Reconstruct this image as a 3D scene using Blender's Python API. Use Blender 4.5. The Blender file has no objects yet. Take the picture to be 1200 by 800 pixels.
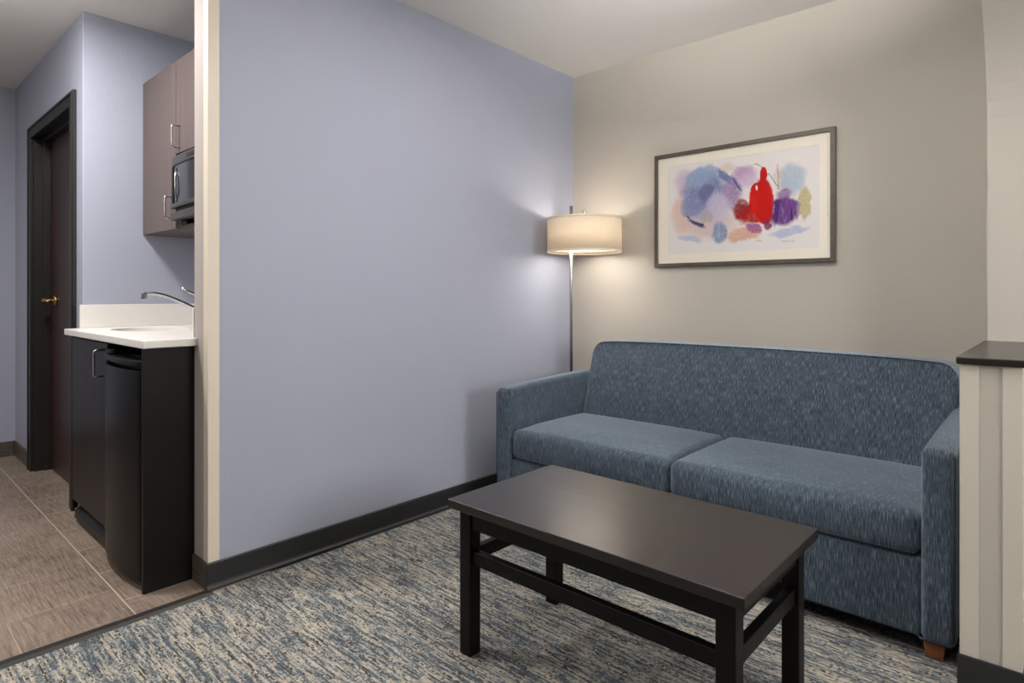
import bpy, bmesh, math, random
from mathutils import Vector, Matrix
random.seed(4)
S = bpy.context.scene
COL = S.collection

# ------------------------------------------------------------------ camera
cd = bpy.data.cameras.new('camera')
cam = bpy.data.objects.new('camera', cd); COL.objects.link(cam)
cam.location = (2.305, -3.121, 1.075)
cam.rotation_euler = (math.radians(90), 0, math.radians(42.2))
cd.sensor_width = 36.0
cd.lens = 715.0 / 1200.0 * 36.0
cd.shift_y = -56.0 / 1200.0
cd.clip_start = 0.02
S.camera = cam

# ------------------------------------------------------------------ light, exposure
S.view_settings.view_transform = 'Standard'
S.view_settings.look = 'None'
S.view_settings.gamma = 1.0
S.view_settings.use_curve_mapping = False
S.view_settings.exposure = 0.0
try:
    S.cycles.use_denoising = True
    S.cycles.max_bounces = 10
    S.cycles.diffuse_bounces = 6
    S.cycles.sample_clamp_indirect = 20
except Exception:
    pass
w = bpy.data.worlds.new('world'); S.world = w; w.use_nodes = True
w.node_tree.nodes['Background'].inputs[0].default_value = (0.8, 0.85, 1, 1)
w.node_tree.nodes['Background'].inputs[1].default_value = 0.05

def area(name, loc, aim, size, power, color=(1, 1, 1), size_y=None, spread=180):
    l = bpy.data.lights.new(name, 'AREA'); l.energy = power; l.color = color
    l.shape = 'RECTANGLE' if size_y else 'DISK'; l.size = size
    if size_y: l.size_y = size_y
    l.spread = math.radians(spread)
    o = bpy.data.objects.new(name, l); COL.objects.link(o)
    o.location = loc
    d = Vector(aim) - Vector(loc)
    o.rotation_euler = d.to_track_quat('-Z', 'Y').to_euler()
    return o

NEUT = (1.0, 0.97, 0.935)
# ceiling fixture over the seating area
area('living_ceiling_light', (1.0, -1.35, 2.41), (1.0, -1.35, 0), 0.50, 6, NEUT)
# unseen fill added out of frame, bounced off the ceiling for even brightness
area('ceiling_bounce_fill', (1.75, -2.04, 2.005), (1.42, -1.14, 3.2), 0.35, 42, (1.0, 0.985, 0.965), spread=100)
# unseen soft lights added on the bedroom side and behind the camera
area('bedroom_side_fill', (4.6, -1.8, 1.5), (1.5, -1.6, 1.2), 1.0, 56, (1.0, 0.99, 0.975))
area('rear_fill', (0.9, -4.6, 2.0), (1.2, 0, 0.9), 0.9, 15, (1.0, 0.99, 0.975))
# ceiling lights of the entry corridor by the kitchenette, plus an added fill
area('kitchenette_ceiling_light', (-0.60, -2.80, 2.40), (-0.60, -2.78, 0), 0.30, 33, (1.0, 0.97, 0.94))
area('corridor_ceiling_light', (-2.0, -4.2, 2.40), (-2.0, -4.2, 0), 0.30, 12, (1.0, 0.97, 0.93))
area('corridor_up_fill', (-.7, -3.3, 2.0), (-.7, -3.3, 3), .3, 13, (1.0, 0.97, 0.93))  # added fill without a fixture, brightens the corridor ceiling

# ------------------------------------------------------------------ material helpers
def lin(c):
    out = []
    for v in c[:3]:
        v /= 255.0
        out.append(v / 12.92 if v <= 0.04045 else ((v + 0.055) / 1.055) ** 2.4)
    return (out[0], out[1], out[2], 1.0)

class NT:
    def __init__(s, name):
        s.m = bpy.data.materials.new(name); s.m.use_nodes = True
        s.t = s.m.node_tree; s.b = s.t.nodes['Principled BSDF']; s.out = s.t.nodes['Material Output']
    def n(s, typ, **kw):
        x = s.t.nodes.new(typ)
        for k, v in kw.items(): setattr(x, k, v)
        return x
    def l(s, a, b): s.t.links.new(a, b)
    def val(s, sock, v):
        if isinstance(v, bpy.types.NodeSocket): s.l(v, sock)
        else: sock.default_value = v
    def math(s, op, a, b=0.0, c=0.0, clamp=False):
        x = s.n('ShaderNodeMath', operation=op, use_clamp=clamp)
        s.val(x.inputs[0], a); s.val(x.inputs[1], b); s.val(x.inputs[2], c)
        return x.outputs[0]
    def obj(s): return s.n('ShaderNodeTexCoord').outputs['Object']
    def gen_sep(s, v):
        x = s.n('ShaderNodeSeparateXYZ'); s.l(v, x.inputs[0]); return x.outputs
    def comb(s, a, b, c):
        x = s.n('ShaderNodeCombineXYZ')
        for i, v in enumerate((a, b, c)): s.val(x.inputs[i], v)
        return x.outputs[0]
    def vscale(s, v, sc):
        x = s.n('ShaderNodeVectorMath', operation='MULTIPLY'); s.l(v, x.inputs[0]); x.inputs[1].default_value = sc
        return x.outputs[0]
    def noise(s, v, scale, detail=2, rough=0.5, out='Fac'):
        x = s.n('ShaderNodeTexNoise'); s.l(v, x.inputs['Vector'])
        x.inputs['Scale'].default_value = scale; x.inputs['Detail'].default_value = detail
        x.inputs['Roughness'].default_value = rough
        return x.outputs[out]
    def ramp(s, f, stops, interp='LINEAR'):
        x = s.n('ShaderNodeValToRGB'); x.color_ramp.interpolation = interp
        e = x.color_ramp.elements
        while len(e) < len(stops): e.new(0.5)
        for i, (p, c) in enumerate(stops):
            e[i].position = p; e[i].color = lin(c) if max(c) > 1.001 else (c[0], c[1], c[2], 1)
        s.l(f, x.inputs[0]); return x.outputs[0]
    def mix(s, f, a, b, blend='MIX'):
        x = s.n('ShaderNodeMix', data_type='RGBA', blend_type=blend)
        s.val(x.inputs['Factor'], f); s.val(x.inputs['A'], a); s.val(x.inputs['B'], b)
        return x.outputs['Result']
    def bump(s, h, strength, dist):
        x = s.n('ShaderNodeBump'); s.l(h, x.inputs['Height'])
        x.inputs['Strength'].default_value = strength; x.inputs['Distance'].default_value = dist
        s.l(x.outputs[0], s.b.inputs['Normal'])
    def p(s, **kw):
        for k, v in kw.items(): s.val(s.b.inputs[k.replace('_', ' ')], v)
        return s

def plain(name, col, rough=0.5, metal=0.0, spec=0.5, coat=0.0, vary=0.03, nscale=6):
    m = NT(name)
    nz = m.noise(m.obj(), nscale, 3)
    a = lin(col)
    lo = tuple(v * (1 - vary) for v in a[:3]) + (1,); hi = tuple(min(1, v * (1 + vary)) for v in a[:3]) + (1,)
    m.l(m.mix(nz, lo, hi), m.b.inputs['Base Color'])
    m.p(Roughness=rough, Metallic=metal)
    m.b.inputs['Specular IOR Level'].default_value = spec
    m.b.inputs['Coat Weight'].default_value = coat
    return m.m

def paint(name, col, rough=0.6, bump=0.35, spec=0.3):
    m = NT(name)
    o = m.obj()
    big = m.noise(o, 1.3, 2)
    a = lin(col)
    m.l(m.mix(big, tuple(v * .97 for v in a[:3]) + (1,), tuple(min(1, v * 1.03) for v in a[:3]) + (1,)), m.b.inputs['Base Color'])
    h = m.math('ADD', m.noise(o, 55, 3, .55), m.math('MULTIPLY', m.noise(o, 14, 2), .6))
    m.bump(h, bump, 0.0022)
    m.p(Roughness=rough); m.b.inputs['Specular IOR Level'].default_value = spec
    return m.m

M = {}
M['blue'] = paint('blue_paint', (164, 168, 184))
M['grey'] = paint('warm_grey_paint', (182, 176, 166))
M['ceil'] = paint('ceiling_paint', (224, 221, 217), .8, .5)
M['guard'] = plain('corner_guard_vinyl', (220, 209, 191), .45)
M['guard2'] = plain('wall_end_guard_vinyl', (200, 193, 180), .45)
M['base'] = plain('black_rubber_base', (34, 35, 36), .5, vary=.12, nscale=20)
M['strip'] = plain('metal_transition', (42, 40, 37), .45, vary=.08)
M['steel'] = plain('brushed_steel', (205, 203, 200), .24, 1.0)
M['chrome'] = plain('chrome', (190, 192, 195), .12, 1.0)
M['brass'] = plain('antique_brass', (190, 160, 110), .28, 1.0)
M['counter'] = plain('white_solid_surface', (224, 220, 216), .32, vary=.02, nscale=60)
M['blackp'] = plain('black_plastic', (10, 9, 9), .4, spec=.3, vary=.1)
M['fridge'] = plain('fridge_black', (8, 6, 6), .34, spec=.2, vary=.08)
M['glassd'] = plain('dark_glass', (38, 38, 41), .15, vary=.02)
M['mwgrey'] = plain('microwave_grey', (52, 49, 48), .35, .0, vary=.04)
M['dark'] = plain('dark_void', (14, 13, 13), .6)
M['frameblk'] = plain('black_door_paint', (30, 28, 26), .45, vary=.08)
M['mat'] = plain('mat_board', (248, 240, 226), .8, vary=.01)
M['ink'] = plain('grey_ink', (120, 115, 115), .8)
M['rubber'] = plain('grey_rubber', (60, 60, 60), .7)
M['caulk'] = plain('white_caulk', (215, 215, 215), .5)

def wood(name, c0, c1, rough, scale=(2, 40, 40), coat=0.0, spec=.5, bump=.08):
    m = NT(name); v = m.vscale(m.obj(), scale)
    f = m.noise(v, 1.0, 5, .6)
    m.l(m.ramp(f, [(.3, c0), (.72, c1)]), m.b.inputs['Base Color'])
    m.l(m.math('MULTIPLY_ADD', f, .12, rough - .06), m.b.inputs['Roughness'])
    m.b.inputs['Coat Weight'].default_value = coat; m.b.inputs['Coat Roughness'].default_value = .25
    m.b.inputs['Specular IOR Level'].default_value = spec
    m.bump(f, bump, 0.001)
    return m.m
M['espresso'] = wood('espresso_laminate', (24, 18, 16), (30, 23, 20), .38, (3, 60, 60), coat=.7, spec=.2, bump=.01)
M['espresso_leg'] = wood('espresso_stain', (10, 8, 7), (16, 12, 11), .45, (50, 50, 3), spec=.2)
M['taupe'] = wood('taupe_laminate', (84, 72, 69), (97, 84, 80), .45, (60, 60, 2.2))
M['cab'] = wood('dark_cabinet_laminate', (20, 14, 14), (28, 20, 20), .36, (60, 60, 2.2), spec=.2)
M['panel'] = wood('black_panel_laminate', (13, 12, 11), (18, 17, 16), .42, (60, 60, 2), spec=.2)
M['doorw'] = wood('mahogany_door', (40, 24, 23), (66, 42, 37), .4, (26, 26, 1.0))
M['foot'] = wood('amber_foot', (150, 88, 50), (184, 112, 66), .4, (40, 40, 5))

def tile_mat():
    m = NT('wood_look_tile'); o = m.obj()
    x, y, z = m.gen_sep(o)
    # joints: columns 0.305 wide in x, tiles 0.61 long in y, staggered
    bv = m.comb(m.math('ADD', y, 2.45 + 6.1), m.math('ADD', x, .26 + 12.2), 0)
    br = m.n('ShaderNodeTexBrick'); m.l(bv, br.inputs['Vector'])
    br.offset = .5; br.offset_frequency = 2
    br.inputs['Scale'].default_value = 1; br.inputs['Mortar Size'].default_value = .0016
    br.inputs['Brick Width'].default_value = .61; br.inputs['Row Height'].default_value = .305
    br.inputs['Mortar Smooth'].default_value = .1; br.inputs['Bias'].default_value = 0
    br.inputs['Color1'].default_value = (0, 0, 0, 1); br.inputs['Color2'].default_value = (1, 1, 1, 1)
    br.inputs['Mortar'].default_value = (.5, .5, .5, 1)
    # grain: fine lines along x with some cross-weave
    g1 = m.noise(m.vscale(o, (9, 150, 1)), 1, 4, .65)
    g2 = m.noise(m.vscale(o, (120, 8, 1)), 1, 3, .6)
    g = m.math('ADD', m.math('MULTIPLY', g1, .72), m.math('MULTIPLY', g2, .28))
    big = m.noise(o, 3.0, 2)
    g = m.math('ADD', g, m.math('MULTIPLY', m.math('SUBTRACT', big, .5), .25))
    c = m.ramp(g, [(.34, (88, 76, 66)), (.45, (124, 109, 97)), (.56, (144, 128, 115)), (.68, (160, 144, 130))])
    rnd = m.n('ShaderNodeSeparateColor'); m.l(br.outputs['Color'], rnd.inputs[0])
    c = m.mix(m.math('MULTIPLY', rnd.outputs[0], .16), c, lin((96, 84, 76)))
    # the strip next to the cabinets is laid in half tiles with lighter joints
    near = m.math('GREATER_THAN', y, -2.4525)
    line = m.math('LESS_THAN', m.math('ABSOLUTE', m.math('ADD', y, 2.4525)), .0024)
    fx_ = m.math('ABSOLUTE', m.math('SUBTRACT', m.math('FRACT', m.math('DIVIDE', m.math('ADD', x, 12.2 + .14 + .1525), .305)), .5))
    nj = m.math('MULTIPLY', near, m.math('LESS_THAN', fx_, .0062))
    strong = m.math('MAXIMUM', line, nj)
    field = m.math('MULTIPLY', br.outputs['Fac'], m.math('SUBTRACT', 1, near))
    joint = m.math('MAXIMUM', m.math('MULTIPLY', strong, .85), m.math('MULTIPLY', field, .5))
    c = m.mix(joint, c, lin((184, 168, 152)))
    m.l(c, m.b.inputs['Base Color'])
    m.l(m.math('MULTIPLY_ADD', g, .25, .33), m.b.inputs['Roughness'])
    m.bump(m.math('SUBTRACT', g, joint), .25, .001)
    return m.m
M['tile'] = tile_mat()

def tile_base():
    m = NT('tile_skirting'); o = m.obj()
    g = m.noise(m.vscale(o, (14, 14, 110)), 1, 4, .6)
    m.l(m.ramp(g, [(.35, (70, 62, 56)), (.65, (98, 88, 80))]), m.b.inputs['Base Color'])
    m.p(Roughness=.4); return m.m
M['tilebase'] = tile_base()

def carpet_mat():
    m = NT('streaked_loop_carpet'); o = m.obj()
    x, y, z = m.gen_sep(o)
    TX, TY = .0075, .0042
    qx = m.math('SNAP', x, TX); qy = m.math('SNAP', y, TY)
    q = m.comb(qx, qy, 0)
    wn = m.n('ShaderNodeTexWhiteNoise', noise_dimensions='2D'); m.l(q, wn.inputs['Vector'])
    jit = m.math('MULTIPLY', m.math('SUBTRACT', wn.outputs['Value'], .5), .17)
    st = m.noise(m.vscale(q, (9, 105, 1)), 1, 3, .62)              # long streaks along x
    st2 = m.noise(m.vscale(m.comb(m.math('ADD', qx, 7.7), qy, 0), (9, 130, 1)), 1, 2, .55)
    patch = m.noise(m.vscale(q, (3.5, 14, 1)), 1, 2, .5)
    f = m.math('ADD', m.math('ADD', st, jit), m.math('MULTIPLY', m.math('SUBTRACT', patch, .5), .38))
    c = m.ramp(f, [(0, (80, 87, 92)), (.39, (97, 105, 110)), (.45, (120, 126, 127)), (.495, (144, 141, 133)), (.54, (164, 156, 144)), (.62, (182, 173, 158))], 'CONSTANT')
    f2 = m.math('ADD', st2, m.math('MULTIPLY', jit, .8))
    c = m.mix(m.math('LESS_THAN', f2, .385), c, lin((72, 68, 67)))
    c = m.mix(m.math('GREATER_THAN', f2, .665), c, lin((100, 109, 116)))
    m.l(c, m.b.inputs['Base Color']); m.p(Roughness=.95); m.b.inputs['Specular IOR Level'].default_value = .1
    # tuft relief
    lx = m.math('ABSOLUTE', m.math('SUBTRACT', m.math('FRACT', m.math('DIVIDE', x, TX)), .5))
    ly = m.math('ABSOLUTE', m.math('SUBTRACT', m.math('FRACT', m.math('DIVIDE', y, TY)), .5))
    h = m.math('SUBTRACT', wn.outputs['Value'], m.math('ADD', lx, ly))
    m.bump(h, .5, .0025)
    return m.m
M['carpet'] = carpet_mat()

def fabric_mat():
    m = NT('blue_heather_upholstery')
    o = m.obj(); x, y, z = m.gen_sep(o)
    g = m.n('ShaderNodeNewGeometry'); nx, ny, nz = m.gen_sep(g.outputs['Normal'])
    side = m.math('GREATER_THAN', m.math('ABSOLUTE', nx), .75)
    u = m.math('ADD', m.math('MULTIPLY', m.math('SUBTRACT', 1, side), x), m.math('MULTIPLY', side, y))
    v = m.math('ADD', z, m.math('MULTIPLY', m.math('MULTIPLY', m.math('SUBTRACT', 1, side), y), .9))
    p = m.comb(u, v, 0)
    a = m.noise(m.vscale(p, (380, 26, 1)), 1, 2.5, .6)
    b = m.noise(m.vscale(p, (700, 300, 1)), 1, 1.5, .5)
    c_ = m.noise(m.vscale(p, (22, 9, 1)), 1, 2, .5)
    f = m.math('ADD', m.math('MULTIPLY', a, .70), m.math('ADD', m.math('MULTIPLY', b, .20), m.math('MULTIPLY', c_, .1)))
    c = m.ramp(f, [(.34, (31, 40, 52)), (.46, (50, 62, 76)), (.54, (72, 85, 98)), (.68, (124, 134, 142))])
    m.l(c, m.b.inputs['Base Color']); m.p(Roughness=.75)
    m.b.inputs['Specular IOR Level'].default_value = .25
    m.b.inputs['Sheen Weight'].default_value = .6; m.b.inputs['Sheen Roughness'].default_value = .45; m.b.inputs['Sheen Tint'].default_value = (.72, .86, 1, 1)
    m.bump(f, .35, .0012)
    return m.m
M['fabric'] = fabric_mat()
M['piping'] = plain('blue_piping', (44, 54, 68), .8, vary=.2, nscale=300)

def shade_mat():
    m = NT('linen_shade'); o = m.obj()
    x, y, z = m.gen_sep(o)
    ang = m.math('ARCTAN2', y, x)
    f = m.noise(m.comb(m.math('MULTIPLY', ang, 60), m.math('MULTIPLY', z, 60), 0), 1.4, 3, .6)
    t = m.n('ShaderNodeBsdfTranslucent'); d = m.n('ShaderNodeBsdfDiffuse')
    c = m.ramp(f, [(.3, (236, 222, 200)), (.7, (246, 236, 218))])
    m.l(c, t.inputs[0]); m.l(c, d.inputs[0])
    mx = m.n('ShaderNodeMixShader'); mx.inputs[0].default_value = .28
    m.l(d.outputs[0], mx.inputs[1]); m.l(t.outputs[0], mx.inputs[2]); m.l(mx.outputs[0], m.out.inputs[0])
    return m.m
M['shade'] = shade_mat()
def diff_mat():
    m = NT('shade_diffuser'); t = m.n('ShaderNodeBsdfTranslucent'); t.inputs[0].default_value = (.95, .93, .9, 1)
    d = m.n('ShaderNodeBsdfDiffuse'); d.inputs[0].default_value = (.9, .88, .85, 1)
    mx = m.n('ShaderNodeMixShader'); mx.inputs[0].default_value = .7
    m.l(d.outputs[0], mx.inputs[1]); m.l(t.outputs[0], mx.inputs[2]); m.l(mx.outputs[0], m.out.inputs[0])
    return m.m
M['diff'] = diff_mat()
def bulb_mat():
    m = NT('bulb_glow'); m.b.inputs['Emission Color'].default_value = (1, .86, .68, 1)
    m.b.inputs['Emission Strength'].default_value = 30; return m.m
M['bulb'] = bulb_mat()
def pane_mat():
    m = NT('picture_glazing')
    tr = m.n('ShaderNodeBsdfTransparent'); gl = m.n('ShaderNodeBsdfGlossy'); gl.inputs['Roughness'].default_value = .06
    fr = m.n('ShaderNodeFresnel'); fr.inputs[0].default_value = 1.14
    mx = m.n('ShaderNodeMixShader'); m.l(fr.outputs[0], mx.inputs[0]); m.l(tr.outputs[0], mx.inputs[1]); m.l(gl.outputs[0], mx.inputs[2])
    m.l(mx.outputs[0], m.out.inputs[0]); return m.m
M['pane'] = pane_mat()

ART = [  # x, z, rx, rz, degrees, colour, alpha, softness
(0.9000,1.5650,0.1500,0.1550,0,(196,192,212),0.85,0.60),
(0.9000,1.4300,0.1500,0.0650,0,(222,196,190),0.70,0.60),
(0.7433,1.5092,0.0568,0.1140,0,(225,190,175),0.70,0.60),
(0.7759,1.6876,0.0718,0.0680,0,(200,170,200),0.60,0.70),
(0.8712,1.6240,0.1215,0.1185,0,(132,142,180),0.90,0.50),
(0.8001,1.5419,0.0594,0.0601,0,(135,145,185),0.85,0.50),
(0.8477,1.7048,0.0888,0.0484,15,(150,172,202),0.85,0.50),
(0.8867,1.6149,0.0475,0.0480,0,(115,115,160),0.80,0.35),
(1.0001,1.7320,0.0475,0.0216,0,(230,210,195),0.80,0.60),
(1.0074,1.6734,0.0937,0.0216,-40,(105,125,170),0.90,0.40),
(1.0221,1.5926,0.0542,0.0682,0,(165,135,182),0.85,0.60),
(0.9478,1.5424,0.0633,0.0620,0,(205,195,216),0.85,0.60),
(0.8319,1.4530,0.0548,0.0119,-25,(60,70,112),0.85,0.50),
(0.8828,1.4786,0.0423,0.0296,0,(170,168,162),0.60,0.60),
(0.9591,1.3959,0.0432,0.0618,0,(135,155,190),0.85,0.35),
(0.7920,1.3695,0.0713,0.0166,-8,(180,190,212),0.70,0.60),
(1.0870,1.3802,0.0906,0.0389,10,(222,176,150),0.85,0.40),
(1.0870,1.6916,0.0597,0.0425,0,(190,150,192),0.80,0.60),
(1.1153,1.6527,0.0487,0.0422,0,(215,190,216),0.80,0.60),
(1.1153,1.4838,0.0794,0.0528,0,(178,48,44),0.90,0.45),
(1.0763,1.5369,0.0284,0.0284,-30,(150,60,60),0.80,0.50),
(1.1500,1.4700,0.0980,0.0420,-12,(188,44,38),0.98,0.40),
(1.0650,1.5000,0.0500,0.0300,-35,(150,52,56),0.85,0.50),
(1.1850,1.5400,0.0520,0.1150,4,(202,34,30),1.00,0.18),
(1.1380,1.5450,0.0250,0.0700,0,(212,38,32),1.00,0.18),
(1.1000,1.4950,0.0150,0.0420,-35,(172,40,36),0.95,0.25),
(1.0750,1.4850,0.0130,0.0350,-50,(164,44,40),0.9,0.30),
(1.1467,1.5900,0.0230,0.0440,0,(210,36,32),1.00,0.15),
(1.1858,1.6700,0.0175,0.0400,0,(200,30,30),1.00,0.15),
(1.1515,1.6097,0.0041,0.0140,0,(245,230,225),0.90,0.40),
(1.2648,1.6339,0.0294,0.0545,0,(228,212,200),0.80,0.60),
(1.3232,1.6333,0.0631,0.0773,0,(186,200,216),0.85,0.50),
(1.3801,1.5068,0.0300,0.0800,0,(202,192,142),0.85,0.25),
(1.2909,1.4784,0.0672,0.0711,0,(122,76,146),0.95,0.30),
(1.2844,1.5637,0.0388,0.0271,0,(152,112,168),0.80,0.50),
(1.2483,1.4789,0.0185,0.0683,-10,(82,50,122),0.85,0.50),
(1.3200,1.4657,0.0051,0.0303,-5,(70,40,105),0.80,0.50),
(1.3104,1.3756,0.0884,0.0202,8,(186,196,222),0.80,0.40),
(1.1362,1.4049,0.0428,0.0210,-20,(165,100,150),0.85,0.30),
(1.2048,1.4207,0.0188,0.0290,0,(142,52,100),0.85,0.40),
(1.1639,1.3403,0.0137,0.0042,0,(200,90,90),0.40,0.80)]
def art_mat():
    m = NT('abstract_watercolour_print'); o = m.obj()
    x, y, z = m.gen_sep(o)
    def off(scale, amp, seed):
        n_ = m.n('ShaderNodeTexNoise'); m.l(m.comb(m.math('ADD', x, seed), z, 0), n_.inputs['Vector'])
        n_.inputs['Scale'].default_value = scale; n_.inputs['Detail'].default_value = 4
        s_ = m.n('ShaderNodeSeparateColor'); m.l(n_.outputs['Color'], s_.inputs[0])
        return (m.math('MULTIPLY', m.math('SUBTRACT', s_.outputs[0], .5), amp), m.math('MULTIPLY', m.math('SUBTRACT', s_.outputs[1], .5), amp))
    ox, oz = off(20, .05, 0.0); px, pz = off(22, .015, 3.0)
    X1, Z1 = m.math('ADD', x, ox), m.math('ADD', z, oz)
    X2, Z2 = m.math('ADD', x, px), m.math('ADD', z, pz)
    fx2, fz2 = off(95, .016, 6.0)
    X1, Z1 = m.math('ADD', X1, fx2), m.math('ADD', Z1, fz2)
    X2, Z2 = m.math('ADD', X2, m.math('MULTIPLY', fx2, .35)), m.math('ADD', Z2, m.math('MULTIPLY', fz2, .35))
    brush = m.noise(m.vscale(m.comb(X1, Z1, 0), (160, 22, 1)), 1, 3, .6)
    brush2 = m.noise(m.vscale(m.comb(X2, Z2, 0), (30, 110, 1)), 1, 3, .6)
    c = None; col = lin((240, 234, 232))
    for i, (cx, cz, rx, rz, deg, rgb, al, sf) in enumerate(ART):
        if cx == 1.1850:      # pale dry-brush wash under the red shape
            wsh = m.n('ShaderNodeMapRange', interpolation_type='SMOOTHSTEP'); m.l(brush, wsh.inputs[0])
            wsh.inputs[1].default_value = .50; wsh.inputs[2].default_value = .72; wsh.inputs[4].default_value = .28
            col = m.mix(wsh.outputs[0], col, lin((236, 228, 228)))
        crisp = sf <= .3 and rx < .06 and rgb[0] > 150 and rgb[1] < 60 or rx < .01 or rz < .013
        X, Zc = (X2, Z2) if crisp else (X1, Z1)
        dx = m.math('SUBTRACT', X, cx); dz = m.math('SUBTRACT', Zc, cz)
        if deg:
            ca, sa = math.cos(math.radians(deg)), math.sin(math.radians(deg))
            u = m.math('ADD', m.math('MULTIPLY', dx, ca / rx), m.math('MULTIPLY', dz, sa / rx))
            v = m.math('ADD', m.math('MULTIPLY', dx, -sa / rz), m.math('MULTIPLY', dz, ca / rz))
        else:
            u = m.math('MULTIPLY', dx, 1 / rx); v = m.math('MULTIPLY', dz, 1 / rz)
        r2 = m.math('ADD', m.math('MULTIPLY', u, u), m.math('MULTIPLY', v, v))
        mr = m.n('ShaderNodeMapRange', interpolation_type='SMOOTHSTEP')
        m.l(r2, mr.inputs[0])
        mr.inputs[1].default_value = 1 + sf; mr.inputs[2].default_value = max(.02, 1 - sf * 1.3)
        mr.inputs[3].default_value = 0; mr.inputs[4].default_value = al
        fac = mr.outputs[0]
        if not crisp:
            fac = m.math('MULTIPLY', fac, m.math('MULTIPLY_ADD', brush if i % 2 else brush2, 1.1, .50), clamp=True)
        col = m.mix(fac, col, lin(rgb))
    # dark brushing inside the paint
    for (ax, az, bx, bz, wd, rgb) in [(1.1376,1.7269,1.1501,1.7335,.0014,(70,60,60)),(1.1501,1.7335,1.1845,1.7029,.0014,(70,60,60)),
            (1.2048,1.6759,1.2582,1.6041,.0016,(70,60,60)),(1.2536,1.7172,1.2595,1.5869,.0014,(70,62,66)),
            (1.0294,1.6706,1.0763,1.6008,.004,(75,90,140)),(0.7759,1.4988,0.8161,1.4579,.003,(50,55,95)),(0.8161,1.4579,0.8712,1.4425,.005,(50,55,95)),
            (0.9478,1.735,0.9478,1.70,.0016,(235,235,240)),(.955,1.47,.955,1.37,.0016,(215,220,235))]:
        cx, cz = (ax + bx) / 2, (az + bz) / 2; L = math.hypot(bx - ax, bz - az) / 2; a = math.atan2(bz - az, bx - ax)
        dx = m.math('SUBTRACT', X2, cx); dz = m.math('SUBTRACT', Z2, cz)
        u = m.math('ABSOLUTE', m.math('ADD', m.math('MULTIPLY', dx, math.cos(a)), m.math('MULTIPLY', dz, math.sin(a))))
        v = m.math('ABSOLUTE', m.math('ADD', m.math('MULTIPLY', dx, -math.sin(a)), m.math('MULTIPLY', dz, math.cos(a))))
        k = m.math('MULTIPLY', m.math('LESS_THAN', u, L), m.math('LESS_THAN', v, wd))
        col = m.mix(m.math('MULTIPLY', k, .85), col, lin(rgb))
    m.l(col, m.b.inputs['Base Color']); m.p(Roughness=.85); m.b.inputs['Specular IOR Level'].default_value = .1
    return m.m
M['art'] = art_mat()

# ------------------------------------------------------------------ mesh helpers
def link(name, bm, mat, parent=None, bevel=0.0, segs=2, smooth=False, loc=None):
    me = bpy.data.meshes.new(name)
    bmesh.ops.recalc_face_normals(bm, faces=bm.faces[:])
    bm.to_mesh(me); bm.free()
    o = bpy.data.objects.new(name, me); COL.objects.link(o)
    if mat: me.materials.append(mat)
    if parent: o.parent = parent
    if loc: o.location = loc
    if smooth:
        for p_ in me.polygons: p_.use_smooth = True
    if bevel:
        b = o.modifiers.new('bevel', 'BEVEL'); b.width = bevel; b.segments = segs; b.limit_method = 'ANGLE'
        b.angle_limit = math.radians(40); b.harden_normals = False
        for p_ in me.polygons: p_.use_smooth = True
        w_ = o.modifiers.new('wn', 'WEIGHTED_NORMAL'); w_.keep_sharp = True
    return o
def box(bm, x0, x1, y0, y1, z0, z1):
    v = [bm.verts.new((x, y, z)) for x in (x0, x1) for y in (y0, y1) for z in (z0, z1)]
    for f in ((0, 1, 3, 2), (4, 6, 7, 5), (0, 4, 5, 1), (2, 3, 7, 6), (0, 2, 6, 4), (1, 5, 7, 3)):
        bm.faces.new([v[i] for i in f])
    return bm
def B(*a): return box(bmesh.new(), *a)
def prism(bm, pts, axis, a0, a1):
    def P(p, a): return {'x': (a, p[0], p[1]), 'y': (p[0], a, p[1]), 'z': (p[0], p[1], a)}[axis]
    lo = [bm.verts.new(P(p, a0)) for p in pts]; hi = [bm.verts.new(P(p, a1)) for p in pts]
    n = len(pts); bm.faces.new(lo); bm.faces.new(list(reversed(hi)))
    for i in range(n):
        j = (i + 1) % n; bm.faces.new((lo[i], lo[j], hi[j], hi[i]))
    return bm
def tube(bm, pts, r, seg=12, cap=True):
    pts = [Vector(p) for p in pts]; rings = []
    up = None
    for i, p in enumerate(pts):
        d = (pts[min(i + 1, len(pts) - 1)] - pts[max(i - 1, 0)]).normalized()
        if up is None:
            up = d.cross(Vector((0, 0, 1)) if abs(d.z) < .9 else Vector((1, 0, 0))).normalized()
        else:
            up = (up - d * up.dot(d)).normalized()
        s = d.cross(up); rr = r[i] if isinstance(r, (list, tuple)) else r
        rings.append([bm.verts.new(p + (up * math.cos(2 * math.pi * k / seg) + s * math.sin(2 * math.pi * k / seg)) * rr) for k in range(seg)])
    for a, b in zip(rings, rings[1:]):
        for k in range(seg):
            bm.faces.new((a[k], a[(k + 1) % seg], b[(k + 1) % seg], b[k]))
    if cap: bm.faces.new(rings[0]); bm.faces.new(list(reversed(rings[-1])))
    return bm
def lathe(bm, prof, cx=0, cy=0, seg=48):
    rings = []
    for r, z in prof:
        rings.append([bm.verts.new((cx + r * math.cos(2 * math.pi * k / seg), cy + r * math.sin(2 * math.pi * k / seg), z)) for k in range(seg)] if r > 1e-6 else [bm.verts.new((cx, cy, z))])
    for a, b in zip(rings, rings[1:]):
        for k in range(seg):
            k2 = (k + 1) % seg
            if len(a) == 1: bm.faces.new((a[0], b[k2], b[k]))
            elif len(b) == 1: bm.faces.new((a[k], a[k2], b[0]))
            else: bm.faces.new((a[k], a[k2], b[k2], b[k]))
    return bm
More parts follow.
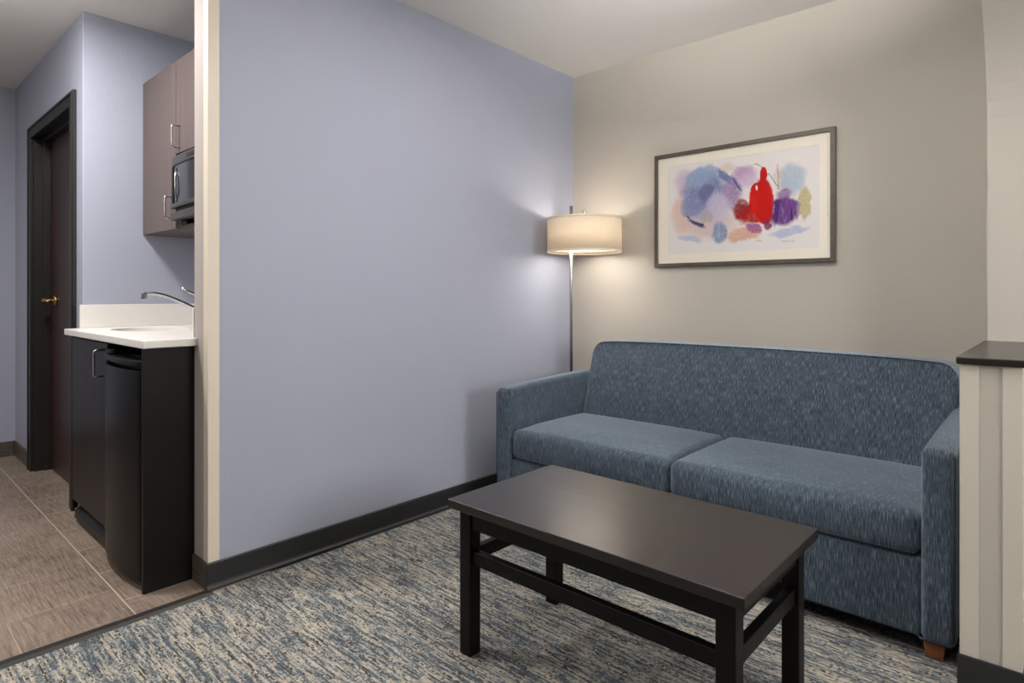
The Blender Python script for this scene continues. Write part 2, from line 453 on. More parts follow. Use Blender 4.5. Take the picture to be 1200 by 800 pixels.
def rounded(path, r, n=6):
    """round the corners of an open polyline"""
    pts = [Vector(p) for p in path]; out = [pts[0]]
    for i in range(1, len(pts) - 1):
        a, b, c = pts[i - 1], pts[i], pts[i + 1]
        p0 = b + (a - b).normalized() * r; p1 = b + (c - b).normalized() * r
        for k in range(n + 1):
            t = k / n; out.append((1 - t) ** 2 * p0 + 2 * t * (1 - t) * b + t * t * p1)
    out.append(pts[-1]); return out
def rbox(x0, x1, y0, y1, z0, z1, r, n=8, nc=4, deform=None):
    """rounded box with subdivided faces; deform(x,y,z,u,v,w)->(x,y,z), u,v,w in -1..1"""
    c = ((x0 + x1) / 2, (y0 + y1) / 2, (z0 + z1) / 2); h = ((x1 - x0) / 2, (y1 - y0) / 2, (z1 - z0) / 2)
    ax = []
    for i in range(3):
        inn = max(h[i] - r, 1e-4)
        a = [-(inn + r * math.tan(math.radians(45) * (1 - k / nc))) for k in range(nc)]
        m_ = [-inn + 2 * inn * k / n for k in range(n + 1)]
        ax.append(a + m_ + [-v for v in reversed(a)])
    bm = bmesh.new(); cache = {}
    def vert(i, j, k):
        key = (i, j, k)
        if key in cache: return cache[key]
        p = (ax[0][i], ax[1][j], ax[2][k])
        q = [max(-(h[t] - r), min(h[t] - r, p[t])) for t in range(3)]
        d = [p[t] - q[t] for t in range(3)]; L = math.sqrt(sum(v * v for v in d)) or 1
        s = [q[t] + d[t] / L * r for t in range(3)]
        co = (c[0] + s[0], c[1] + s[1], c[2] + s[2])
        if deform: co = deform(co[0], co[1], co[2], s[0] / h[0], s[1] / h[1], s[2] / h[2])
        cache[key] = bm.verts.new(co); return cache[key]
    N = len(ax[0]) - 1
    for i in range(N):
        for j in range(N):
            for k in (0, N):
                bm.faces.new((vert(i, j, k), vert(i + 1, j, k), vert(i + 1, j + 1, k), vert(i, j + 1, k)))
                bm.faces.new((vert(i, k, j), vert(i + 1, k, j), vert(i + 1, k, j + 1), vert(i, k, j + 1)))
                bm.faces.new((vert(k, i, j), vert(k, i + 1, j), vert(k, i + 1, j + 1), vert(k, i, j + 1)))
    return bm
def struct(name, bm, mat, bevel=0.0):
    o = link(name, bm, mat, None, bevel); o['kind'] = 'structure'; return o
def thing(name, loc, label, cat, group=None):
    o = bpy.data.objects.new(name, None); COL.objects.link(o); o.location = loc; o.empty_display_size = .1
    o['label'] = label; o['category'] = cat
    if group: o['group'] = group
    return o
class Part:
    """adds parts given in world coordinates under an Empty at loc"""
    def __init__(s, root): s.r = root; s.o = root.location.copy()
    def __call__(s, name, bm, mat, bevel=0.0, segs=2, smooth=False, parent=None, label=None):
        bmesh.ops.translate(bm, verts=bm.verts[:], vec=-s.o)
        o = link(name, bm, mat, parent or s.r, bevel, segs, smooth)
        if label: o['label'] = label
        return o

# ------------------------------------------------------------------ room shell
H = 2.44
XC = 0.03            # carpet / tile joint
struct('floor', B(XC, 5.2, -6.0, 0.12, -.10, 0), M['carpet'])
fl = bmesh.new(); box(fl, -3.0, XC, -6.0, -2.0, -.10, 0); box(fl, -1.33, XC - .05, -2.0, -1.62, -.10, 0)
struct('floor', fl, M['tile'])
struct('ceiling', B(-3.0, 5.2, -6.0, .12, H, H + .1), M['ceil'])
struct('wall_back', B(-.13, 5.2, 0, .12, 0, H), M['grey'])
M['endp'] = paint('pale_warm_end_paint', (170, 161, 156))
wlf = struct('wall_left', B(-.13, 0, -2.22, 0, 0, H), M['blue'])
wlf.data.materials.append(M['endp'])
for p_ in wlf.data.polygons:
    if p_.normal.y < -.9: p_.material_index = 1
struct('wall_alcove_back', B(-1.33, -.13, -1.74, -1.62, 0, H), M['blue'])
# corridor wall with the door opening, turning into the alcove's side wall
wl = bmesh.new()
OX0, OX1, OZ = -2.335, -1.385, 2.045
prism(wl, [(-3.0, -2.33), (OX0, -2.33), (OX0, -2.18), (-3.0, -2.18)], 'z', 0, H)
prism(wl, [(OX1, -2.33), (-1.21, -2.33), (-1.21, -1.74), (-1.33, -1.74), (-1.33, -2.18), (OX1, -2.18)], 'z', 0, H)
box(wl, OX0, OX1, -2.33, -2.18, OZ, H)
struct('wall_corridor', wl, M['blue'], .004)
struct('wall_hall_end', B(-3.0, -2.89, -6.0, -2.33, 0, H), M['blue'])
struct('wall_bedroom_right', B(5.1, 5.2, -6.0, 0, 0, H), M['grey'])
# wall behind the camera
wb = bmesh.new(); box(wb, -3.0, 5.2, -6.1, -6.0, 0, H)
struct('wall_front', wb, M['grey'])
struct('wall_closet_back', B(-3.0, -1.33, -1.95, -1.9, 0, H), M['grey'])

# right-hand half wall, pier and arch (one wall running along y)
X0, X1 = 2.096, 2.222
prof = [(0, 0), (0, H), (-5.9, H), (-5.9, 2.36), (-2.6, 2.355)]
cy_, cz_, ry_, rz_ = -1.55, 1.55, 1.23, .79
for k in range(1, 25):
    t = math.pi / 2 * (1 - k / 24)
    c_, s_ = math.cos(t), math.sin(t)
    prof.append((cy_ + ry_ * c_ ** .95, cz_ + rz_ * s_ ** .80))
prof += [(-.32, .885), (-1.08, .885), (-1.08, 0)]
wr = prism(bmesh.new(), prof, 'x', X0, X1)
struct('wall_right', wr, M['grey'])
# cap of the half wall
struct('trim_1', B(X0 - .010, X1 + .012, -1.094, -.321, .8855, .905), M['espresso'], .003)
def guard(bm, cx, cy, sx, sy, z0, z1, wdt=.038, t=.003, ln=None):
    """L-shaped corner guard: legs run sx along x and sy along y from the corner"""
    lx = ln or wdt
    pts = [(cx - sx * t, cy - sy * t), (cx + sx * lx, cy - sy * t), (cx + sx * lx, cy), (cx, cy), (cx, cy + sy * wdt), (cx - sx * t, cy + sy * wdt)]
    prism(bm, pts, 'z', z0, z1); return bm
struct('trim_2', guard(bmesh.new(), X0, -1.08, 1, 1, .102, .885), M['guard2'], .0008)
struct('trim_3', guard(bmesh.new(), X1, -1.08, -1, 1, .102, .885), M['guard2'], .0008)
struct('trim_4', guard(bmesh.new(), 0, -2.22, -1, 1, .098, H - .001), M['guard'], .0008)
# transition strip between carpet and tile
struct('trim_5', prism(bmesh.new(), [(XC - .028, 0.0002), (XC - .022, .006), (XC + .010, .008), (XC + .02, .0002)], 'y', -6.0, -2.2225), M['strip'])
# skirting
def skirt_prof(bm, x, y0, y1, h=.096, t=.008, toe=.018):
    return prism(bm, [(x, 0), (x + toe, 0), (x + toe, .007), (x + t + .002, .014), (x + t, .02), (x + t, h - .003), (x + t - .003, h), (x, h)], 'y', y0, y1)
struct('baseboard_left', skirt_prof(bmesh.new(), .0005, -2.229, 0), M['base'])
struct('baseboard_back', B(.02, X0 - .012, -.010, -.0005, 0, .096), M['base'], .002)
bb = bmesh.new(); box(bb, -.129, .0, -2.229, -2.2205, 0, .097)
struct('baseboard_partition_end', bb, M['tilebase'], .001)
bb = bmesh.new()
prism(bb, [(X0, -.5), (X0 - .008, -.5), (X0 - .008, -1.088), (X1 + .008, -1.088), (X1 + .008, -.5), (X1, -.5), (X1, -1.0805), (X0, -1.0805)], 'z', 0, .102)
struct('baseboard_right', bb, M['base'], .001)
struct('baseboard_corridor', B(-2.8895, -2.407, -2.340, -2.3305, 0, .096), M['tilebase'], .001)
struct('baseboard_corridor', B(-1.318, -1.212, -2.340, -2.3305, 0, .096), M['tilebase'], .001)
struct('baseboard_hall_end', B(-2.8895, -2.880, -6.0, -2.341, 0, .096), M['tilebase'], .001)

# door: frame, leaf, lever
dr = bpy.data.objects.new('door_1', None); COL.objects.link(dr); dr.location = (-1.86, -2.33, 0); dr['kind'] = 'structure'
P = Part(dr)
fb = bmesh.new()
def frame_u(bm, xa, xb, zt, wdt, y0, y1):
    prism(bm, [(xa, 0), (xa, zt), (xb, zt), (xb, 0), (xb - wdt, 0), (xb - wdt, zt - wdt), (xa + wdt, zt - wdt), (xa + wdt, 0)], 'y', y0, y1)
frame_u(fb, -2.400, -1.326, 2.086, .072, -2.346, -2.3302)         # casing
frame_u(fb, -2.392, -1.334, 2.078, .010, -2.351, -2.346)          # raised outer bead
frame_u(fb, -2.334, -1.386, 2.044, .024, -2.3302, -2.181)         # jamb
frame_u(fb, -2.310, -1.410, 2.020, .020, -2.286, -2.250)          # stop
P('door_frame', fb, M['frameblk'], .0015)
lf = P('door_leaf', B(-2.306, -1.414, -2.249, -2.205, .008, 2.016), M['doorw'], .002)
hb = bmesh.new()
HX, HZ = -2.16, 1.035
tube(hb, [(HX, -2.249, HZ), (HX, -2.262, HZ)], .030, 24)
tube(hb, [(HX, -2.26, HZ), (HX, -2.305, HZ)], .011, 14)
tube(hb, rounded([(HX, -2.290, HZ), (HX, -2.312, HZ), (HX + .055, -2.318, HZ + .004), (HX + .115, -2.308, HZ - .004)], .012), [.011] * 12 + [.010] * 3 + [.008] * (len(rounded([(0,0,0),(1,0,0),(1,1,0),(2,2,0)], .01)) - 15), 12)
P('door_handle', hb, M['brass'], smooth=True, parent=lf)

# ------------------------------------------------------------------ kitchenette
def pull(P, x, y, za, zb, parent, mat='steel', out=.032, r=.0045):
    b = bmesh.new()
    tube(b, rounded([(x, y, za), (x, y - out, za), (x, y - out, zb), (x, y, zb)], .012, 5), r, 10)
    return P('handle', b, M[mat], smooth=True, parent=parent)

# base cabinet
t = thing('base_cabinet', (-.91, -2.05, 0), 'low dark brown cabinet with one flat door under the left end of the white counter', 'cabinet'); P = Part(t)
FY = -2.375
cb = bmesh.new()
box(cb, -1.205, -1.187, FY + .022, -1.745, .10, .878); box(cb, -.650, -.632, FY + .022, -1.745, .10, .878)
box(cb, -1.1869, -.6501, FY + .022, -1.745, .10, .118); box(cb, -1.1869, -.6501, -1.757, -1.745, .1181, .878)
P('body', cb, M['cab'], .001)
P('side_stile', B(-1.2075, -1.195, FY, FY + .0215, .055, .878), M['cab'], .0008)
P('toe_kick', B(-1.205, -.632, FY + .05, FY + .065, 0, .0995), M['blackp'], .001)
P('vent_grille', prism(bmesh.new(), [(FY + .0, .020), (FY + .0, .052), (FY + .03, .075), (FY + .0495, .075), (FY + .0495, .020)], 'x', -1.16, -.64), M['blackp'], .004)
dd = P('door', B(-1.193, -.634, FY, FY + .019, .100, .868), M['cab'], .0015)
pull(P, -.700, FY, .728, .838, dd)
# end panel
o = link('cabinet_end_panel', B(-.150, -.1325, -2.392, -1.745, .0, .880), M['panel'], None, .0012)
o['label'] = 'tall black end panel standing beside the small fridge under the counter'; o['category'] = 'panel'
# small fridge
t = thing('mini_fridge', (-.385, -2.05, 0), 'small black refrigerator with a bowed door under the white counter', 'refrigerator'); P = Part(t)
fx0, fx1 = -.618, -.158
P('body', B(fx0 + .004, fx1 - .004, -2.34, -1.80, .03, .835), M['fridge'], .006, 3)
def bow(x0, x1, yb, yf, bulge, n=24, r=.02):
    pts = [(x0, yb)]
    for k in range(n + 1):
        u = -1 + 2 * k / n
        y = yf - bulge * (1 - u * u)
        e = (1 - abs(u)) * (x1 - x0) / 2
        if e < r: y += r - math.sqrt(max(0, r * r - (r - e) ** 2))
        pts.append((x0 + (x1 - x0) * k / n, y))
    pts.append((x1, yb)); return pts
dd = P('door', prism(bmesh.new(), bow(fx0, fx1, -2.345, -2.388, .026, 40), 'z', .035, .795), M['fridge'], .003, 2)
P('handle', prism(bmesh.new(), bow(fx0 + .002, fx1 - .002, -2.345, -2.390, .028, 40), 'z', .812, .832), M['blackp'], .005, 3, parent=dd)
P('handle_recess', prism(bmesh.new(), bow(fx0 + .006, fx1 - .006, -2.345, -2.362, .018, 30), 'z', .7955, .8115), M['dark'], parent=dd)
P('hinge_cap', prism(bmesh.new(), bow(fx0 + .01, fx0 + .09, -2.35, -2.385, .004, 12, .01), 'z', .8325, .850), M['blackp'], .003)
for sx in (fx0 + .05, fx1 - .05):
    for sy in (-2.30, -1.86):
        P('foot', lathe(bmesh.new(), [(0, 0), (.016, 0), (.018, .01), (.014, .0295), (0, .0295)], sx, sy, 16), M['blackp'], smooth=True)
P('kick_plate', prism(bmesh.new(), bow(fx0 + .015, fx1 - .015, -2.32, -2.352, .016, 24), 'z', .008, .0295), M['blackp'])

# countertop with sink opening
t = thing('countertop', (-.66, -2.07, .88), 'white kitchenette countertop with raised splash edges above the fridge and cabinet', 'countertop'); P = Part(t)
SXC, SYC, SRX, SRY = -.90, -2.130, .205, .155
cx0, cx1, cy0, cy1 = -1.2085, -.1315, -2.405, -1.7415
bm = bmesh.new()
zb, zt = .8805, .909
outer = [(cx0, cy0), (-.092, cy0), (-.100, -2.2235), (cx1, -2.2235), (cx1, cy1), (cx0, cy1)]
NS = 48
def edgept(a):
    # ray from the sink centre to the slab outline
    dx, dy = math.cos(a), math.sin(a); best = None
    for (p, q) in zip(outer, outer[1:] + outer[:1]):
        ex, ey = q[0] - p[0], q[1] - p[1]; den = dx * ey - dy * ex
        if abs(den) < 1e-9: continue
        tt = ((p[0] - SXC) * ey - (p[1] - SYC) * ex) / den
        uu = ((p[0] - SXC) * dy - (p[1] - SYC) * dx) / den
        if tt > 0 and -1e-6 <= uu <= 1 + 1e-6 and (best is None or tt > best): best = tt
    return best
angs = sorted([2 * math.pi * k / NS for k in range(NS)] + [math.atan2(p[1] - SYC, p[0] - SXC) % (2 * math.pi) for p in outer])
ring = []
for a in angs:
    tt = edgept(a); ox, oy = SXC + tt * math.cos(a), SYC + tt * math.sin(a)
    ix, iy = SXC + SRX * math.cos(a), SYC + SRY * math.sin(a)
    ring.append([bm.verts.new(c) for c in ((ox, oy, zt), (ix, iy, zt), (ix, iy, zb), (ox, oy, zb))])
for a, b in zip(ring, ring[1:] + ring[:1]):
    for k in range(4):
        bm.faces.new((a[k], a[(k + 1) % 4], b[(k + 1) % 4], b[k]))
P('slab', bm, M['counter'], .003, 2)
P('side_splash', B(cx0, cx0 + .012, -2.345, cy1 - .013, zt + .0003, 1.022), M['counter'], .002)
P('side_splash', B(cx1 - .014, cx1 - .001, -2.2225, cy1 - .013, zt + .0003, 1.022), M['counter'], .002)
P('back_splash', B(cx0, cx1 - .001, cy1 - .0125, cy1 - .0005, zt + .0003, 1.022), M['counter'], .002)
bm = bmesh.new(); rr = []
for (s, z) in [(1.03, zb - .0005), (1.0, zb - .02), (.94, zb - .08), (.8, zb - .118), (.5, zb - .128), (.1, zb - .13)]:
    rr.append([bm.verts.new((SXC + SRX * s * math.cos(2 * math.pi * k / 48), SYC + SRY * s * math.sin(2 * math.pi * k / 48), z)) for k in range(48)])
for a, b in zip(rr, rr[1:]):
    for k in range(48): bm.faces.new((a[k], a[(k + 1) % 48], b[(k + 1) % 48], b[k]))
bm.faces.new(rr[-1])
P('sink_basin', bm, M['counter'], smooth=True)

# faucet
t = thing('faucet', (-.70, -1.875, .909), 'chrome single lever faucet with a long arched spout over the sink', 'faucet'); P = Part(t)
fxx, fyy = -.70, -1.875
P('base', lathe(bmesh.new(), [(0, .9095), (.034, .9095), (.034, .915), (.026, .924), (.022, .93), (.0205, .975), (.016, .988), (0, .990)], fxx, fyy, 32), M['chrome'], smooth=True)
sp = []
E0 = Vector((fxx, fyy - .018, .955)); E3 = Vector((fxx - .045, -2.205, 1.070))
c1 = Vector((fxx - .010, fyy - .10, .975)); c2 = Vector((fxx - .035, -2.135, 1.105))
for k in range(25):
    u = k / 24; sp.append((1 - u) ** 3 * E0 + 3 * u * (1 - u) ** 2 * c1 + 3 * u * u * (1 - u) * c2 + u ** 3 * E3)
spo = P('spout', tube(bmesh.new(), sp, [.0105 - .003 * k / 24 for k in range(25)], 16), M['chrome'], smooth=True)
P('aerator', tube(bmesh.new(), [E3 + Vector((0, .002, .012)), E3 + Vector((0, -.002, -.020))], .0115, 20), M['chrome'], .001, parent=spo)
P('lever', tube(bmesh.new(), [(fxx, fyy, .985), (fxx, fyy - .01, 1.01), (fxx - .005, fyy - .06, 1.036), (fxx - .012, fyy - .13, 1.072), (fxx - .016, fyy - .185, 1.100)], [.013, .011, .0075, .0065, .005], 12), M['chrome'], smooth=True)

# wall cabinet
t = thing('wall_cabinet', (-.67, -1.90, 1.37), 'taupe laminate upper cabinet hung on the blue alcove wall above the sink', 'cabinet'); P = Part(t)
wx0, wx1, wy0, wy1, wz0, wz1 = -1.208, -.1325, -2.052, -1.742, 1.375, 2.155
SPX = -.752
cb = bmesh.new()
box(cb, wx0, SPX - .009, wy0, wy1, wz0, wz1)                      # closed left half
box(cb, SPX - .009, SPX + .009, wy0, wy1, wz0, wz1)
box(cb, wx1 - .018, wx1, wy0, wy1, wz0, wz1)
box(cb, SPX + .009, wx1 - .018, wy0, wy1, wz0, wz0 + .018)
box(cb, SPX + .009, wx1 - .018, wy0, wy1, 1.728, wz1)
box(cb, SPX + .009, wx1 - .018, wy1 - .01, wy1, wz0 + .018, 1.728)
P('body', cb, M['taupe'])
d1 = P('door', B(wx0 + .001, SPX - .003, wy0 - .020, wy0 - .0005, wz0 + .002, wz1 - .002), M['taupe'], .0012)
pull(P, SPX - .045, wy0 - .020, 1.428, 1.528, d1)
d2 = P('door', B(SPX + .003, wx1 - .001, wy0 - .020, wy0 - .0005, 1.722, wz1 - .002), M['taupe'], .0012)
pull(P, SPX + .045, wy0 - .020, 1.745, 1.845, d2)

# microwave in the niche
t = thing('microwave', (-.46, -1.95, 1.394), 'black and grey microwave oven sitting in the niche of the upper cabinet', 'microwave'); P = Part(t)
mx0, mx1, my, mz0, mz1 = -.738, -.170, -2.075, 1.415, 1.700
P('body', B(mx0 + .004, mx1 - .004, my + .002, -1.79, mz0, mz1 - .004), M['blackp'], .004)
def mwface(x0, x1, z0, z1, yb, yf, bulge):
    """front frame bowed forwards towards the middle"""
    n = 16; pts = [(x0, yb)]
    for k in range(n + 1):
        u = -1 + 2 * k / n; pts.append((x0 + (x1 - x0) * k / n, yf - bulge * (1 - u * u)))
    pts.append((x1, yb)); return prism(bmesh.new(), pts, 'z', z0, z1)
fr = P('door_frame', mwface(mx0, mx1, mz0 + .048, mz0 + .068, my, my - .026, .012), M['mwgrey'], .003)
P('top_grille', mwface(mx0, mx1, mz1 - .045, mz1, my, my - .020, .012), M['mwgrey'], .008, 3)
P('vent_slot', mwface(mx0 + .10, mx1 - .05, mz1 - .030, mz1 - .015, my - .005, my - .0215, .0125), M['dark'])
P('lower_rail', mwface(mx0, mx1, mz0 - .006, mz0 + .030, my, my - .024, .012), M['mwgrey'], .004)
P('rail_slot', mwface(mx0 + .05, mx1 - .05, mz0 + .0305, mz0 + .0475, my, my - .014, .010), M['dark'])
P('side_stile', B(mx0, mx0 + .02, my - .020, my - .0005, mz0 + .0685, mz1 - .0455), M['blackp'], .002)
P('window', mwface(mx0 + .021, mx1 - .13, mz0 + .0685, mz1 - .0455, my, my - .016, .010), M['glassd'], .001)
P('reflection_bar', tube(bmesh.new(), [(mx0 + .060, my - .020, mz0 + .075), (mx0 + .070, my - .028, mz0 + .12), (mx0 + .070, my - .028, mz1 - .10), (mx0 + .058, my - .020, mz1 - .055)], [.003, .0045, .0045, .003], 10), M['steel'], smooth=True)  # bright bar standing in for the curved reflection beside the window
P('control_panel', mwface(mx1 - .129, mx1 - .001, mz0 + .0685, mz1 - .0455, my, my - .014, .004), M['blackp'], .001)
for sx in (mx0 + .05, mx1 - .05):
    for sy in (-2.05, -1.84):
        P('foot', lathe(bmesh.new(), [(0, 1.3935), (.015, 1.3935), (.017, 1.409), (.014, mz0 - .0005), (0, mz0 - .0005)], sx, sy, 16), M['rubber'], smooth=True)

# ------------------------------------------------------------------ sofa
t = thing('sofa', (1.17, -.52, 0), 'blue heather upholstered sofa with two seat cushions against the grey wall', 'sofa'); P = Part(t)
sx0, sx1 = .262, 2.074
AW = .086
ix0, ix1 = sx0 + AW, sx1 - AW
FYs, BYs = -.985, -.055
def arm(x0, x1):
    def df(x, y, z, u, v, w_):
        if w_ > 0:
            z += w_ * (.014 + .020 * (v + 1) / 2 - .012 * max(0, -v) ** 3 * 1.0)      # crown rising to the back
        x += .003 * (1 - w_ * w_) * (1 - v * v) * u
        return x, y, z
    return rbox(x0, x1, FYs, BYs - .01, .052, .618, .022, 10, 4, df)
for x0, x1 in ((sx0, ix0 - .001), (ix1 + .001, sx1)):
    a_ = P('arm', arm(x0, x1), M['fabric'], smooth=True)
    b_ = bmesh.new()
    for xe in ((x0 + .006,) if x0 < 1 else (x1 - .006,)):
        tube(b_, [(xe, FYs + .003, .075), (xe, FYs + .002, .60)], .0026, 8)
    P('piping', b_, M['piping'], smooth=True, parent=a_)
def basef(x, y, z, u, v, w_):
    return x, y - (.004 * (1 - u * u) * (1 - w_ * w_) if v < 0 else 0), z
P('base', rbox(ix0 - .0005, ix1 + .0005, -.968, -.10, .058, .288, .012, 8, 3, basef), M['fabric'], smooth=True)
bp = bmesh.new(); tube(bp, [(sx0 + .01, FYs + .012, .056), (ix0, FYs + .012, .056), (ix0 + .01, -.963, .062), (ix1 - .01, -.963, .062), (ix1, FYs + .012, .056), (sx1 - .01, FYs + .012, .056)], .004, 8)
P('welt', bp, M['piping'], smooth=True)
mid = (ix0 + ix1) / 2
def cush(side):
    def df(x, y, z, u, v, w_):
        if w_ > 0: z += .016 * (1 - u ** 4) * (1 - (abs(v)) ** 3) * w_
        # softly sagging front edge
        if v < 0:
            y -= .012 * (1 - u ** 4) * (1 - w_ * w_) * (-v)
        if v < -.5 and w_ > .3: z -= .004 * (1 + math.sin(u * 5 + side)) / 2
        return x, y, z
    return df
for k, (x0, x1) in enumerate(((ix0 + .002, mid - .002), (mid + .002, ix1 - .002))):
    c_ = P('seat_cushion', rbox(x0, x1, -.976, -.40, .2895, .432, .034, 12, 5, cush(k * 2.1)), M['fabric'], smooth=True)
    b_ = bmesh.new()
    tube(b_, [(x0 + .02, -.966, .297), (x1 - .02, -.966, .297)], .003, 8)
    P('piping', b_, M['piping'], smooth=True, parent=c_)
# back: inclined front, crowned top
def backf(x, y, z, u, v, w_):
    hgt = (z - .30) / .51
    if v < 0: y += .215 * max(0, min(1, hgt)) * (-v)                       # recline of the front face
    if v < 0: y -= .018 * (1 - u ** 4) * math.sin(math.pi * max(0, min(1, hgt))) * (-v)
    if w_ > 0: z += .010 * (1 - u ** 2) * w_ - .010 * abs(u) ** 10 * w_
    if z > .56: x += (.022 * min(1, (z - .56) / .05) if u > 0 else .010) * u * abs(u) ** 3
    if w_ > 0: z -= .006 * abs(v) ** 4
    return x, y, z
P('back', rbox(ix0 + .003, ix1 - .003, -.475, BYs, .30, .812, .060, 14, 8, backf), M['fabric'], smooth=True)
for fx in (sx0 + .055, sx1 - .055):
    for fy in (FYs + .055, -.12):
        pr = bmesh.new()
        lo = [(fx - .022, fy - .022), (fx + .022, fy - .022), (fx + .022, fy + .022), (fx - .022, fy + .022)]
        v0 = [pr.verts.new((a, b, .0005)) for a, b in lo]; v1 = [pr.verts.new((fx + (a - fx) * 1.25, fy + (b - fy) * 1.25, .0515)) for a, b in lo]
        pr.faces.new(v0); pr.faces.new(v1[::-1])
        for i in range(4): pr.faces.new((v0[i], v0[(i + 1) % 4], v1[(i + 1) % 4], v1[i]))
        P('foot', pr, M['foot'], .002, label='amber wooden foot')

# ------------------------------------------------------------------ coffee table
t = thing('coffee_table', (1.38, -1.645, 0), 'dark espresso wooden coffee table with low stretchers in front of the sofa', 'table'); P = Part(t)
tx0, tx1, ty0, ty1, tz = .932, 1.826, -1.895, -1.395, .46
P('tabletop', B(tx0, tx1, ty0, ty1, tz - .026, tz), M['espresso'], .0025, 3)
lx0, lx1, ly0, ly1, lw = tx0 + .028, tx1 - .028, ty0 + .024, ty1 - .024, .044
for a in (lx0, lx1 - lw):
    for b in (ly0, ly1 - lw):
        P('leg', B(a, a + lw, b, b + lw, 0.0005, tz - .0265), M['espresso_leg'], .002)
ap = .055
P('apron', B(lx0 + lw + .0005, lx1 - lw - .0005, ly0 + .006, ly0 + .026, tz - .0265 - ap, tz - .0265), M['espresso_leg'], .0015)
P('apron', B(lx0 + lw + .0005, lx1 - lw - .0005, ly1 - .026, ly1 - .006, tz - .0265 - ap, tz - .0265), M['espresso_leg'], .0015)
for a in (lx0 + .006, lx1 - .026):
    P('apron', B(a, a + .020, ly0 + lw + .0005, ly1 - lw - .0005, tz - .0265 - ap, tz - .0265), M['espresso_leg'], .0015)
for b in (ly0 + .010, ly1 - .034):
    P('stretcher', B(lx0 + lw + .0005, lx1 - lw - .0005, b, b + .024, .272, .312), M['espresso_leg'], .002)
for a in (lx0 + .010, lx1 - .034):
    P('stretcher', B(a, a + .024, ly0 + lw + .0005, ly1 - lw - .0005, .272, .312), M['espresso_leg'], .002)

# ------------------------------------------------------------------ floor lamp
DOWN = 2.4
LX, LY = .262, -.250            # shade axis
PX, PY = .130, -.200            # pole
t = thing('floor_lamp', (PX, PY, 0), 'lit floor lamp with cream drum shade behind the left arm of the sofa', 'lamp'); P = Part(t)
P('base', lathe(bmesh.new(), [(0, 0.0005), (.108, 0.0005), (.110, .006), (.108, .016), (.02, .020), (.014, .035), (0, .036)], PX, PY, 48), M['steel'], smooth=True)
P('pole', tube(bmesh.new(), [(PX, PY, .03), (PX, PY, 1.20), (PX, PY, 1.596)], .0095, 16), M['steel'], smooth=True)
ab = bmesh.new(); tube(ab, [(PX, PY, 1.47), (LX, LY, 1.47)], .005, 10); tube(ab, [(PX, PY, 1.455), (PX, PY, 1.485)], .014, 16)
P('arm', ab, M['steel'], smooth=True)
sb = bmesh.new()
R0, R1, z0, z1 = .212, .212, 1.312, 1.505
lathe(sb, [(R1, z0), (R0, z1), (R0 - .0015, z1), (R1 - .0015, z0), (R1, z0)], LX, LY, 72)
bmesh.ops.remove_doubles(sb, verts=sb.verts[:], dist=1e-5)
sh = link('lamp_shade', sb, M['shade'], None, 0, 2, True); sh.parent = t
for v in sh.data.vertices: v.co -= Vector((LX, LY, 0))
sh.location = (LX - PX, LY - PY, 0)
rb = bmesh.new()
for zz in (z0 + .004, z1 - .004):
    lathe(rb, [(R0 + .0005, zz - .006), (R0 + .0022, zz - .004), (R0 + .0022, zz + .004), (R0 + .0005, zz + .006)], LX, LY, 72)
P('shade_trim', rb, M['shade'], smooth=True, parent=None)
P('diffuser', lathe(bmesh.new(), [(0, z0 + .012), (R1 - .003, z0 + .012), (R1 - .003, z0 + .014), (0, z0 + .014)], LX, LY, 60), M['diff'])
P('finial', lathe(bmesh.new(), [(0, 1.47), (.006, 1.47), (.006, 1.51), (.005, 1.535), (.010, 1.543), (.008, 1.552), (0, 1.556)], LX, LY, 20), M['steel'], smooth=True)
P('light_bulb', lathe(bmesh.new(), [(0, 1.372), (.018, 1.376), (.029, 1.395), (.029, 1.412), (.016, 1.436), (.013, 1.445), (0, 1.445)], LX, LY, 24), M['bulb'], smooth=True)
pl = bpy.data.lights.new('floor_lamp_glow', 'POINT'); pl.energy = 12.5; pl.color = (1, .95, .87); pl.shadow_soft_size = .035
po = bpy.data.objects.new('floor_lamp_glow', pl); COL.objects.link(po); po.location = (LX, LY, 1.40)
area('floor_lamp_downlight', (LX, LY, z0 + .009), (LX, LY, 0), 2 * R1 - .02, DOWN, (1, .93, .84))

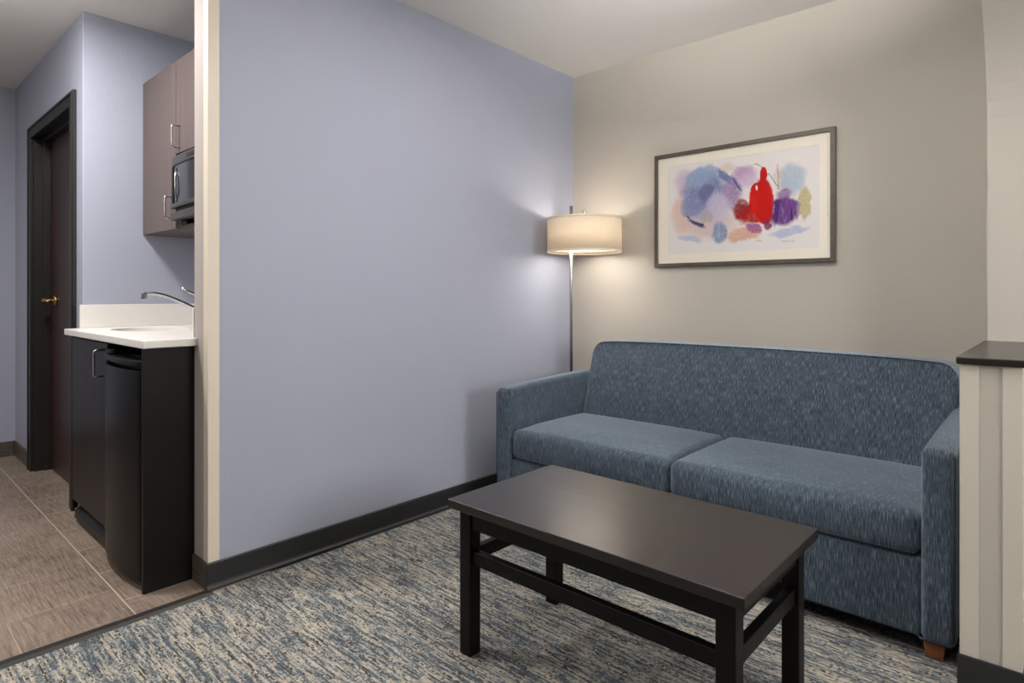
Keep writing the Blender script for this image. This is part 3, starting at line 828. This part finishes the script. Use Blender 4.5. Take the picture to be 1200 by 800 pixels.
# ------------------------------------------------------------------ framed picture
fx0_, fx1_, fz0, fz1 = .583, 1.516, 1.222, 1.852
t = thing('framed_picture', (1.05, -.001, 1.222), 'framed abstract watercolour print in blue, violet and red on the grey wall', 'picture'); P = Part(t)
fb = bmesh.new(); fw_ = .021
prof_o = [(fx0_, fz0), (fx1_, fz0), (fx1_, fz1), (fx0_, fz1)]
prof_i = [(fx0_ + fw_, fz0 + fw_), (fx1_ - fw_, fz0 + fw_), (fx1_ - fw_, fz1 - fw_), (fx0_ + fw_, fz1 - fw_)]
rings = []
for pts, yy in ((prof_o, -.001), (prof_o, -.024), (prof_i, -.026), (prof_i, -.001)):
    rings.append([fb.verts.new((a, yy, b)) for a, b in pts])
for a, b in zip(rings, rings[1:] + rings[:1]):
    for k in range(4): fb.faces.new((a[k], a[(k + 1) % 4], b[(k + 1) % 4], b[k]))
M['pframe'] = wood('grey_brown_frame', (74, 66, 58), (92, 82, 72), .4, (30, 30, 30))
P('frame', fb, M['pframe'], .0015)
mb = bmesh.new(); mo = [(fx0_ + fw_ + .0003, fz0 + fw_ + .0003), (fx1_ - fw_ - .0003, fz0 + fw_ + .0003), (fx1_ - fw_ - .0003, fz1 - fw_ - .0003), (fx0_ + fw_ + .0003, fz1 - fw_ - .0003)]
ax0, ax1, az0, az1 = .665, 1.446, 1.292, 1.780
mi = [(ax0, az0), (ax1, az0), (ax1, az1), (ax0, az1)]
rings = [[mb.verts.new((a, yy, b)) for a, b in pts] for pts, yy in ((mo, -.004), (mo, -.0145), (mi, -.0145), (mi, -.012))]
for a, b in zip(rings, rings[1:]):
    for k in range(4): mb.faces.new((a[k], a[(k + 1) % 4], b[(k + 1) % 4], b[k]))
P('mat_board', mb, M['mat'])
ar = link('print', B(ax0 - .004, ax1 + .004, -.0115, -.0105, az0 - .004, az1 + .004), M['art'], None)
ar.parent = t; ar.matrix_parent_inverse = Matrix.Translation(-t.location)
sg = bmesh.new()
pts = []
for k in range(60):
    u = k / 59
    if .62 < u < .72: continue
    pts.append((1.271 + .062 * u, -.0118, 1.333 - .003 * u + .0035 * math.sin(u * 44) + .002 * math.sin(u * 21)))
tube(sg, pts[:37], .0006, 5); tube(sg, pts[37:], .0006, 5)
P('signature', sg, M['ink'])
P('glazing', B(fx0_ + fw_ + .0004, fx1_ - fw_ - .0004, -.0185, -.0165, fz0 + fw_ + .0004, fz1 - fw_ - .0004), M['pane'])
